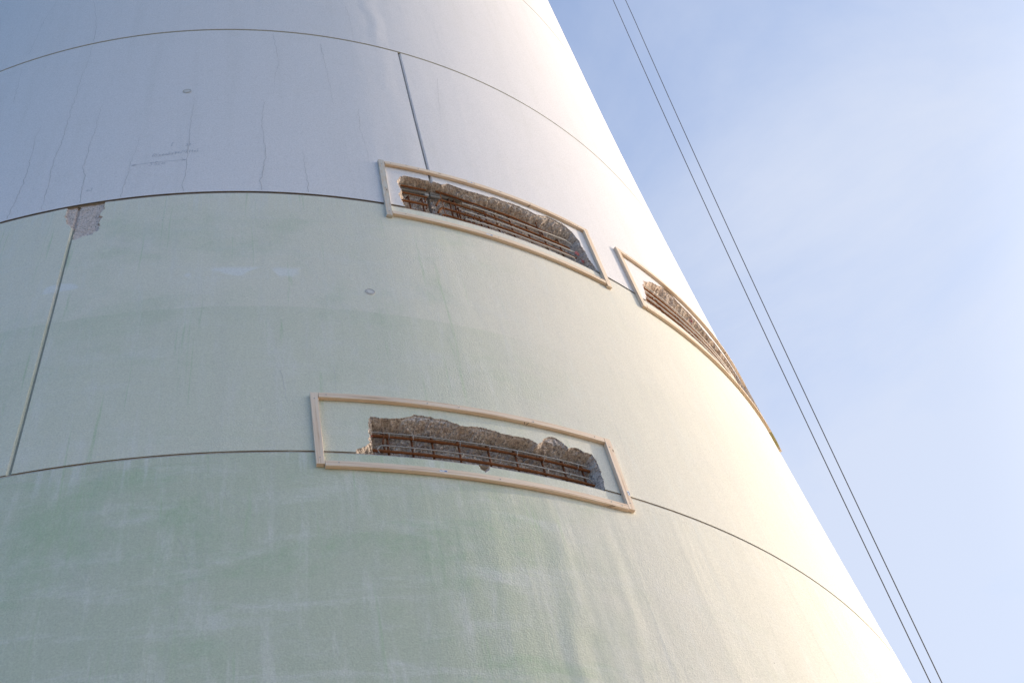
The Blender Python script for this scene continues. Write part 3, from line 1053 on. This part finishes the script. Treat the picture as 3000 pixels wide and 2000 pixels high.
def sticker(parent, az, z, wdt, hgt, th):
    k = math.degrees(1 / Rz(z))
    h = th + 0.0031
    a0, a1 = az - wdt / 2 * k, az + wdt / 2 * k
    mb = MB()

    def q(x0, x1, y0, y1, hh, mi):
        A = lambda x: a0 + (a1 - a0) * x
        Zz = lambda y: z - hgt / 2 + hgt * y
        mb.face([P(A(x0), Zz(y0), hh), P(A(x1), Zz(y0), hh), P(A(x1), Zz(y1), hh), P(A(x0), Zz(y1), hh)], None, mi)
    q(0, 1, 0, 1, h, 0)
    q(0.62, 0.95, 0.15, 0.85, h + 0.0004, 1)
    q(0.10, 0.50, 0.55, 0.70, h + 0.0004, 1)
    mb.build("price_sticker", [M_PAPER, M_BLUE], parent)


def arc(a0, a1, z0, z1=None, step=0.5, bow=0.0):
    z1 = z0 if z1 is None else z1
    n = max(2, int(abs(a1 - a0) / step))
    return [(a0 + (a1 - a0) * i / n, z0 + (z1 - z0) * i / n + bow * math.sin(math.pi * i / n)) for i in range(n + 1)]


def post(a_top, z_top, a_bot, z_bot):
    return [(a_top + (a_bot - a_top) * i / 4, z_top + (z_bot - z_top) * i / 4) for i in range(5)]


W, TH = 0.056, 0.032
GRP = "wooden batten frames around the broken-out pockets"

# lower frame
f1 = empty("batten_frame", P(-77.2, 8.25))
tag(f1, "lowest wooden batten frame of the three, on the pale green wall around the lower pocket", "frame", GRP)
lp = batten("batten", f1, post(-86.70, 9.055, -86.60, 8.230), 0.058, TH, M_WOOD)
rp = batten("batten", f1, post(-67.60, 9.055, -67.80, 8.205), 0.058, TH, M_WOOD)
tr = batten("batten", f1, arc(-86.44, -67.86, 9.026), W, TH, M_WOOD)
br = batten("batten", f1, arc(-86.34, -68.03, 8.240, 8.224), W, TH, M_WOOD)
for o, ss in ((lp, [(-86.70, 8.98), (-86.62, 8.30)]), (rp, [(-67.64, 8.95), (-67.78, 8.28)]),
              (tr, [(-86.0, 9.03), (-79.9, 9.025), (-77.9, 9.03), (-73.0, 9.02), (-68.6, 9.03)]),
              (br, [(-85.6, 8.25), (-79.9, 8.245), (-76.4, 8.23), (-69.2, 8.235), (-68.5, 8.22)])):
    for a, z in ss:
        screw(o, a, z, TH)
sticker(br, -79.75, 8.238, 0.058, 0.020, TH)
sticker(rp, -67.60, 8.40, 0.020, 0.060, TH)

# upper frame
f2 = empty("batten_frame", P(-70, 11.88))
tag(f2, "batten frame with a whitewashed left post, across a vertical joint in the white wall", "frame", GRP)
lp = batten("batten", f2, post(-79.80, 12.965, -79.92, 11.880), 0.060, TH, M_WOODG)
rp = batten("batten", f2, post(-59.92, 12.985, -60.06, 11.868), 0.060, TH, M_WOODW)
tr = batten("batten", f2, arc(-79.50, -59.62, 12.925, 12.962), W, TH, M_WOODW)
br = batten("batten", f2, arc(-79.64, -60.36, 11.945, 11.925), W, TH, M_WOODW)
lp["label"] = "whitewashed grey left post"
for o, ss in ((lp, [(-79.80, 12.88), (-79.86, 12.4), (-79.92, 11.95)]), (rp, [(-59.95, 12.85), (-60.05, 11.98)]),
              (tr, [(-79.0, 12.93), (-76.6, 12.93), (-71.5, 12.94), (-66.0, 12.95), (-60.8, 12.965)]),
              (br, [(-78.6, 11.95), (-70.8, 11.94), (-65.2, 11.935), (-61.0, 11.93)])):
    for a, z in ss:
        screw(o, a, z, TH)
sticker(tr, -71.9, 12.942, 0.060, 0.022, TH)
sticker(br, -71.6, 11.937, 0.070, 0.024, TH)

# right frame, wrapping round the edge of the tower
f3 = empty("batten_frame", P(-44, 11.88))
tag(f3, "wooden batten frame bending round the sunlit edge of the tower beside the sky", "frame", GRP)
lp = batten("batten", f3, post(-55.93, 13.000, -55.96, 11.880), 0.058, TH, M_WOODW)
tr = batten("batten", f3, arc(-55.66, -37.3, 12.972, 12.985), W, TH, M_WOODW)
tr2 = batten("batten", f3, arc(-37.25, -32.2, 12.985, 12.99), W, TH, M_WOODW)
br = batten("batten", f3, arc(-55.66, -34.6, 11.912), W, TH, M_WOODW)
br2 = batten("batten", f3, arc(-34.57, -32.3, 11.912), W, TH, M_MOSS)
br2["label"] = "olive stained end piece"
rp = batten("batten", f3, post(-31.9, 13.02, -31.9, 11.86), 0.058, TH, M_WOODW)
for o, ss in ((lp, [(-55.9, 12.93), (-55.95, 11.97)]), (tr, [(-54.8, 12.975), (-47.5, 12.975), (-39.0, 12.98)]), (br, [(-54.8, 11.91), (-46.0, 11.91), (-36.0, 11.91)])):
    for a, z in ss:
        screw(o, a, z, TH)


# pencil strokes across the battens' lower faces and saw cuts
def under_mark(parent, az, z_c, k=1.0, lean=0.12):
    zb = z_c - W / 2 * 1.02 - 0.0012
    face_mark("pencil_mark", M_PEN, parent, [[(az - 0.03 * k, zb, 0.006), (az + 0.03 * k, zb, 0.006), (az + lean + 0.03 * k, zb, TH + 0.001), (az + lean - 0.03 * k, zb, TH + 0.001)]])


f1b = [o for o in f1.children if o.name.startswith("batten")]
f2b = [o for o in f2.children if o.name.startswith("batten")]
f3b = [o for o in f3.children if o.name.startswith("batten")]
under_mark(f1b[3], -69.45, 8.2255, 0.8, 0.25)
under_mark(f1b[3], -69.28, 8.2255, 0.8, 0.25)
under_mark(f1b[2], -73.55, 9.026, 0.6, -0.08)
under_mark(f1b[2], -73.42, 9.026, 0.6, 0.08)
under_mark(f2b[2], -66.15, 12.950, 1.3, 0.12)
under_mark(f3b[1], -37.95, 12.985, 1.6, 0.05)


# ------------------------------------------------------------------ steel left in the pockets
def bar(name, parent, pts, r, mat, step=0.06, ribs=None, n=7):
    dense = densify(pts, step)
    V = [Vector(P(a, z, h)) for a, z, h in dense]
    mb = MB()
    rf = None
    if ribs:
        rf = lambda L: r + (ribs[0] if (L / ribs[1]) % 1.0 < 0.5 else 0.0)
    tube(mb, V, r, n, 0, rf)
    mid = dense[len(dense) // 2]
    return mb.build(name, mat, parent, origin=P(*mid), smooth=50)


def ties(parent, locs):
    """small wire loops where a wire crosses a stirrup"""
    for a, z, h, r in locs:
        V = []
        c = Vector(P(a, z, h))
        nr = Vector((math.cos(math.radians(a)), math.sin(math.radians(a)), 0)).normalized()
        up = Vector((0, 0, 1))
        for k in range(13):
            t = 2 * math.pi * k / 12
            V.append(c + nr * r * math.cos(t) + up * r * 1.2 * math.sin(t))
        mb = MB()
        tube(mb, V, 0.0022, 5, 0, None, False)
        mb.build("tie_wire", M_DARK, parent, origin=c)


CG = "exposed reinforcement cages in the pockets"
c1 = empty("rebar_cage", P(-76, 8.42, -0.1))
tag(c1, "rusty two-bar reinforcement cage exposed in the lower pocket of the green wall", "rebar", CG)
bar("main_bar", c1, [(-83.9, 8.702, -0.080), (-68.8, 8.694, -0.080)], 0.0105, M_RUST, 0.012, (0.0022, 0.012))
bar("main_bar", c1, [(-83.9, 8.531, -0.080), (-68.8, 8.524, -0.080)], 0.0105, M_RUST, 0.012, (0.0022, 0.012))
bar("straight_wire", c1, [(-83.4, 8.722, -0.062), (-77, 8.722, -0.062), (-69.4, 8.722, -0.062)], 0.0055, M_STEEL)
bar("straight_wire", c1, [(-77.9, 8.730, -0.066), (-69.6, 8.730, -0.066)], 0.0050, M_GREY)
bar("straight_wire", c1, [(-83.0, 8.505, -0.085), (-83.15, 8.535, -0.07), (-82.95, 8.565, -0.058), (-82.4, 8.569, -0.056), (-77, 8.567, -0.056), (-69.65, 8.563, -0.056), (-69.4, 8.545, -0.07)], 0.0052, M_STEEL)
bar("straight_wire", c1, [(-82.9, 8.577, -0.062), (-78.3, 8.575, -0.062)], 0.0050, M_GREY)
bar("straight_wire", c1, [(-74.2, 8.573, -0.058), (-69.6, 8.571, -0.058)], 0.0050, M_GREY)
for a in (-82.4, -80.93, -79.66, -78.0, -76.1, -74.3, -72.5, -71.02, -69.62):
    zt_ = 8.80 + random.uniform(-0.02, 0.03)
    bar("stirrup", c1, [(a + 0.03, zt_, -0.150), (a + 0.02, 8.76, -0.100), (a - 0.06, 8.40, -0.100)], 0.0088, M_DRUST, 0.04)
bar("stirrup", c1, [(-82.62, 8.86, -0.13), (-82.66, 8.70, -0.075), (-82.74, 8.62, -0.08), (-82.60, 8.56, -0.11)], 0.007, M_DRUST, 0.03)
bar("cut_stub", c1, [(-79.55, 8.90, -0.03), (-79.63, 8.845, -0.10)], 0.006, M_DRUST, 0.03)
ties(c1, [(a, 8.70, -0.072, 0.019) for a in (-82.35, -80.9, -78.0, -76.1, -74.3, -72.5, -70.1)] + [(a, 8.555, -0.066, 0.017) for a in (-80.95, -78.0, -74.3, -72.5, -71.0)])

c2 = empty("rebar_cage", P(-70, 12.15, -0.1))
tag(c2, "dense rusty reinforcement cage with a thick threaded bar exposed in the upper pocket", "rebar", CG)
h = -0.075
for L in ([(-78.6, 12.704), (-76.86, 12.704), (-75.86, 12.714)], [(-78.6, 12.561), (-75.89, 12.567)], [(-78.5, 12.399), (-76.08, 12.408)], [(-78.5, 12.244), (-76.21, 12.241)]):
    bar("main_bar", c2, [(a, z, h) for a, z in L], 0.0098, M_RUSTB, 0.012, (0.002, 0.012))
bar("main_bar", c2, [(-74.96, 12.742, h), (-73.71, 12.729, h), (-72.34, 12.708, h), (-70.26, 12.695, h), (-67.6, 12.695, h), (-65.5, 12.680, h), (-63.6, 12.660, h)], 0.0098, M_RUSTB, 0.012, (0.002, 0.012))
bar("main_bar", c2, [(-75.25, 12.443, h), (-74.95, 12.544, h), (-74.76, 12.578, h), (-74.44, 12.578, h), (-71.4, 12.562, h), (-69.5, 12.538, h), (-67.0, 12.520, h), (-64.8, 12.526, h), (-62.1, 12.535, h)], 0.0098, M_RUSTB, 0.012, (0.002, 0.012))
bar("main_bar", c2, [(-75.23, 12.309, h), (-75.02, 12.379, h), (-74.79, 12.421, h), (-74.47, 12.427, h), (-71.6, 12.402, h), (-69.8, 12.380, h), (-66.7, 12.374, h), (-64.0, 12.384, h), (-61.7, 12.387, h)], 0.0098, M_RUSTB, 0.012, (0.002, 0.012))
bar("main_bar", c2, [(-74.96, 12.252, h), (-74.8, 12.286, h), (-74.56, 12.297, h), (-72.1, 12.260, h), (-69.5, 12.235, h), (-62.5, 12.220, h)], 0.0098, M_RUSTB, 0.012, (0.002, 0.012))
bar("threaded_bar", c2, [(-78.6, 12.683, h - 0.035), (-75.62, 12.695, h - 0.035)], 0.0155, M_GREY, 0.009, (0.004, 0.018), 10)
bar("threaded_bar", c2, [(-75.42, 12.718, h - 0.035), (-73.6, 12.722, h - 0.035), (-70.1, 12.722, h - 0.035)], 0.0165, M_GREY, 0.009, (0.004, 0.018), 10)
bar("coupling_sleeve", c2, [(-76.0, 12.650, h - 0.03), (-75.62, 12.656, h - 0.03)], 0.020, M_STEEL, 0.02, None, 10)
bar("coupling_sleeve", c2, [(-75.45, 12.660, h - 0.03), (-74.5, 12.664, h - 0.03)], 0.018, M_GREY, 0.02, None, 10)
for L in ([(-72.8, 12.578, -0.06), (-70.5, 12.570, -0.06), (-68.0, 12.562, -0.06), (-65.3, 12.580, -0.06), (-62.4, 12.632, -0.062), (-61.7, 12.630, -0.075)],
          [(-72.8, 12.422, -0.06), (-68.3, 12.408, -0.06), (-64.6, 12.410, -0.06), (-61.85, 12.448, -0.062)],
          [(-72.9, 12.270, -0.06), (-69.0, 12.276, -0.06), (-66.5, 12.276, -0.06), (-62.2, 12.312, -0.062), (-62.0, 12.292, -0.08)]):
    bar("straight_wire", c2, [(a, z + 0.016, hh + 0.006) for a, z, hh in L], 0.0075, M_BRIGHT)
bar("straight_wire", c2, [(-66.4, 12.586, -0.062), (-62.9, 12.634, -0.062)], 0.0055, M_BRIGHT)
bar("straight_wire", c2, [(-67.0, 12.290, -0.062), (-62.6, 12.322, -0.062)], 0.0055, M_BRIGHT)
for a, zt_, zb_ in ((-77.5, 12.60, 12.15), (-76.33, 12.60, 12.15), (-73.74, 12.74, 12.15), (-73.27, 12.74, 12.15), (-73.05, 12.60, 12.15), (-71.14, 12.60, 12.15), (-70.5, 12.74, 12.15), (-69.48, 12.74, 12.15), (-68.0, 12.75, 12.15), (-66.28, 12.74, 12.15), (-64.62, 12.72, 12.15), (-62.95, 12.71, 12.15)):
    bar("stirrup", c2, [(a, zt_, -0.150), (a, zt_ - 0.04, -0.102), (a - 0.03, zb_, -0.102)], 0.0085, M_DRUST, 0.04)
bar("stirrup", c2, [(-76.02, 12.585, -0.085), (-76.17, 12.470, -0.08)], 0.0075, M_DRUST, 0.03)
bar("stirrup", c2, [(-75.98, 12.447, -0.085), (-76.19, 12.340, -0.08)], 0.0075, M_DRUST, 0.03)
bar("binding_wire", c2, [(-74.65, 12.725, -0.064), (-74.67, 12.434, -0.060), (-74.66, 12.240, -0.064)], 0.0042, M_RUSTB, 0.04)
bar("binding_wire", c2, [(-65.35, 12.765, -0.060), (-65.35, 12.451, -0.056)], 0.0055, M_DRUST, 0.04)
for k, (a, z) in enumerate(((-72.35, 12.53), (-72.15, 12.37))):       # spiral of a hidden tendon anchor
    V = []
    for i in range(60):
        t = i / 59 * math.pi * 2 * 3
        V.append(P(a - 0.55 + 1.3 * i / 59 + 0.1 * math.cos(t), z + 0.055 * math.sin(t), -0.150 + 0.035 * math.cos(t)))
    mb = MB()
    tube(mb, V, 0.0055, 6)
    mb.build("spiral", M_DRUST, c2, origin=P(a, z, -0.14), smooth=50)
ties(c2, [(a, 12.578, -0.068, 0.016) for a in (-72.0, -68.0, -64.6, -62.9)] + [(a, 12.405, -0.068, 0.016) for a in (-71.1, -69.4, -66.2, -63.0)])

c3 = empty("rebar_cage", P(-46, 12.15, -0.08))
tag(c3, "sunlit bundle of rusty bars and bright wires in the pocket at the tower's right edge", "rebar", CG)
for z0, h3 in ((12.63, -0.055), (12.49, -0.055), (12.35, -0.055)):
    bar("main_bar", c3, [(-53.6 + (12.63 - z0) * -0.5, z0, h3), (-35.0, z0 - 0.01, h3)], 0.0088, M_RUSTB, 0.012, (0.002, 0.012))
for z0, h3 in ((12.652, -0.038), (12.502, -0.036), (12.36, -0.036)):
    bar("straight_wire", c3, [(-53.4, z0, h3), (-35.2, z0 - 0.012, h3)], 0.0060, M_BRIGHT)
for a in np.arange(-51.0, -36.0, 3.4):
    bar("stirrup", c3, [(float(a), 12.70, -0.130), (float(a), 12.66, -0.075), (float(a), 12.15, -0.075)], 0.0085, M_DRUST, 0.04)

# red survey paint dabs inside the pockets
def dab(parent, az, z, hh, r, seed):
    mb = MB()
    c = Vector(P(az, z, hh))
    nr = Vector((math.cos(math.radians(az)), math.sin(math.radians(az)), 0)).normalized()
    u = nr.cross(Vector((0, 0, 1)))
    rng = random.Random(seed)
    pts = [c + u * r * (0.6 + 0.5 * rng.random()) * math.cos(t) + Vector((0, 0, 1)) * r * (0.7 + 0.6 * rng.random()) * math.sin(t) + nr * rng.uniform(-0.004, 0.008) for t in [2 * math.pi * k / 11 for k in range(11)]]
    top = c + nr * 0.014
    for k in range(11):
        mb.face([top, pts[k], pts[(k + 1) % 11]])
    return mb.build("paint_dab", M_RED, parent)


for ring_, dabs in ((R_BC, [(-83.42, 8.67, -0.06, 0.009), (-83.5, 8.44, -0.05, 0.012)]),
                    (R_AB, [(-61.65, 12.45, -0.05, 0.035), (-61.35, 12.33, -0.05, 0.024), (-45.0, 12.80, -0.03, 0.03)])):
    for k, (a, z, hh, r) in enumerate(dabs):
        dab(ring_, a, z, hh, r, k)


# ------------------------------------------------------------------ two ropes hanging down beside the tower
def rope(coef, x_top, label):
    pts = []
    z = 0.0
    while z < levels[-1] + 0.55:
        zc = min(z, 24.0)
        x = coef[0] * zc * zc + coef[1] * zc + coef[2]
        if z > 24:
            x += (x_top - x) * smooth01(np.array((z - 24) / 33.0)).item()
        pts.append((x, -3.0, z))
        z += 0.6
    mb = MB()
    tube(mb, pts, 0.0066, 8)
    o = mb.build("steel_rope", M_ROPE, None, origin=pts[0], smooth=60)
    tag(o, label, "rope", "steel ropes hanging beside the tower")


ROPE1 = (0.000853, -0.040083, 7.19105)
ROPE2 = (0.000865, -0.0322, 7.2458)
rope(ROPE1, 6.72, "thin dark steel rope against the sky, the nearer of the two to the tower")
rope(ROPE2, 6.95, "thin dark steel rope against the sky, the farther of the two from the tower")
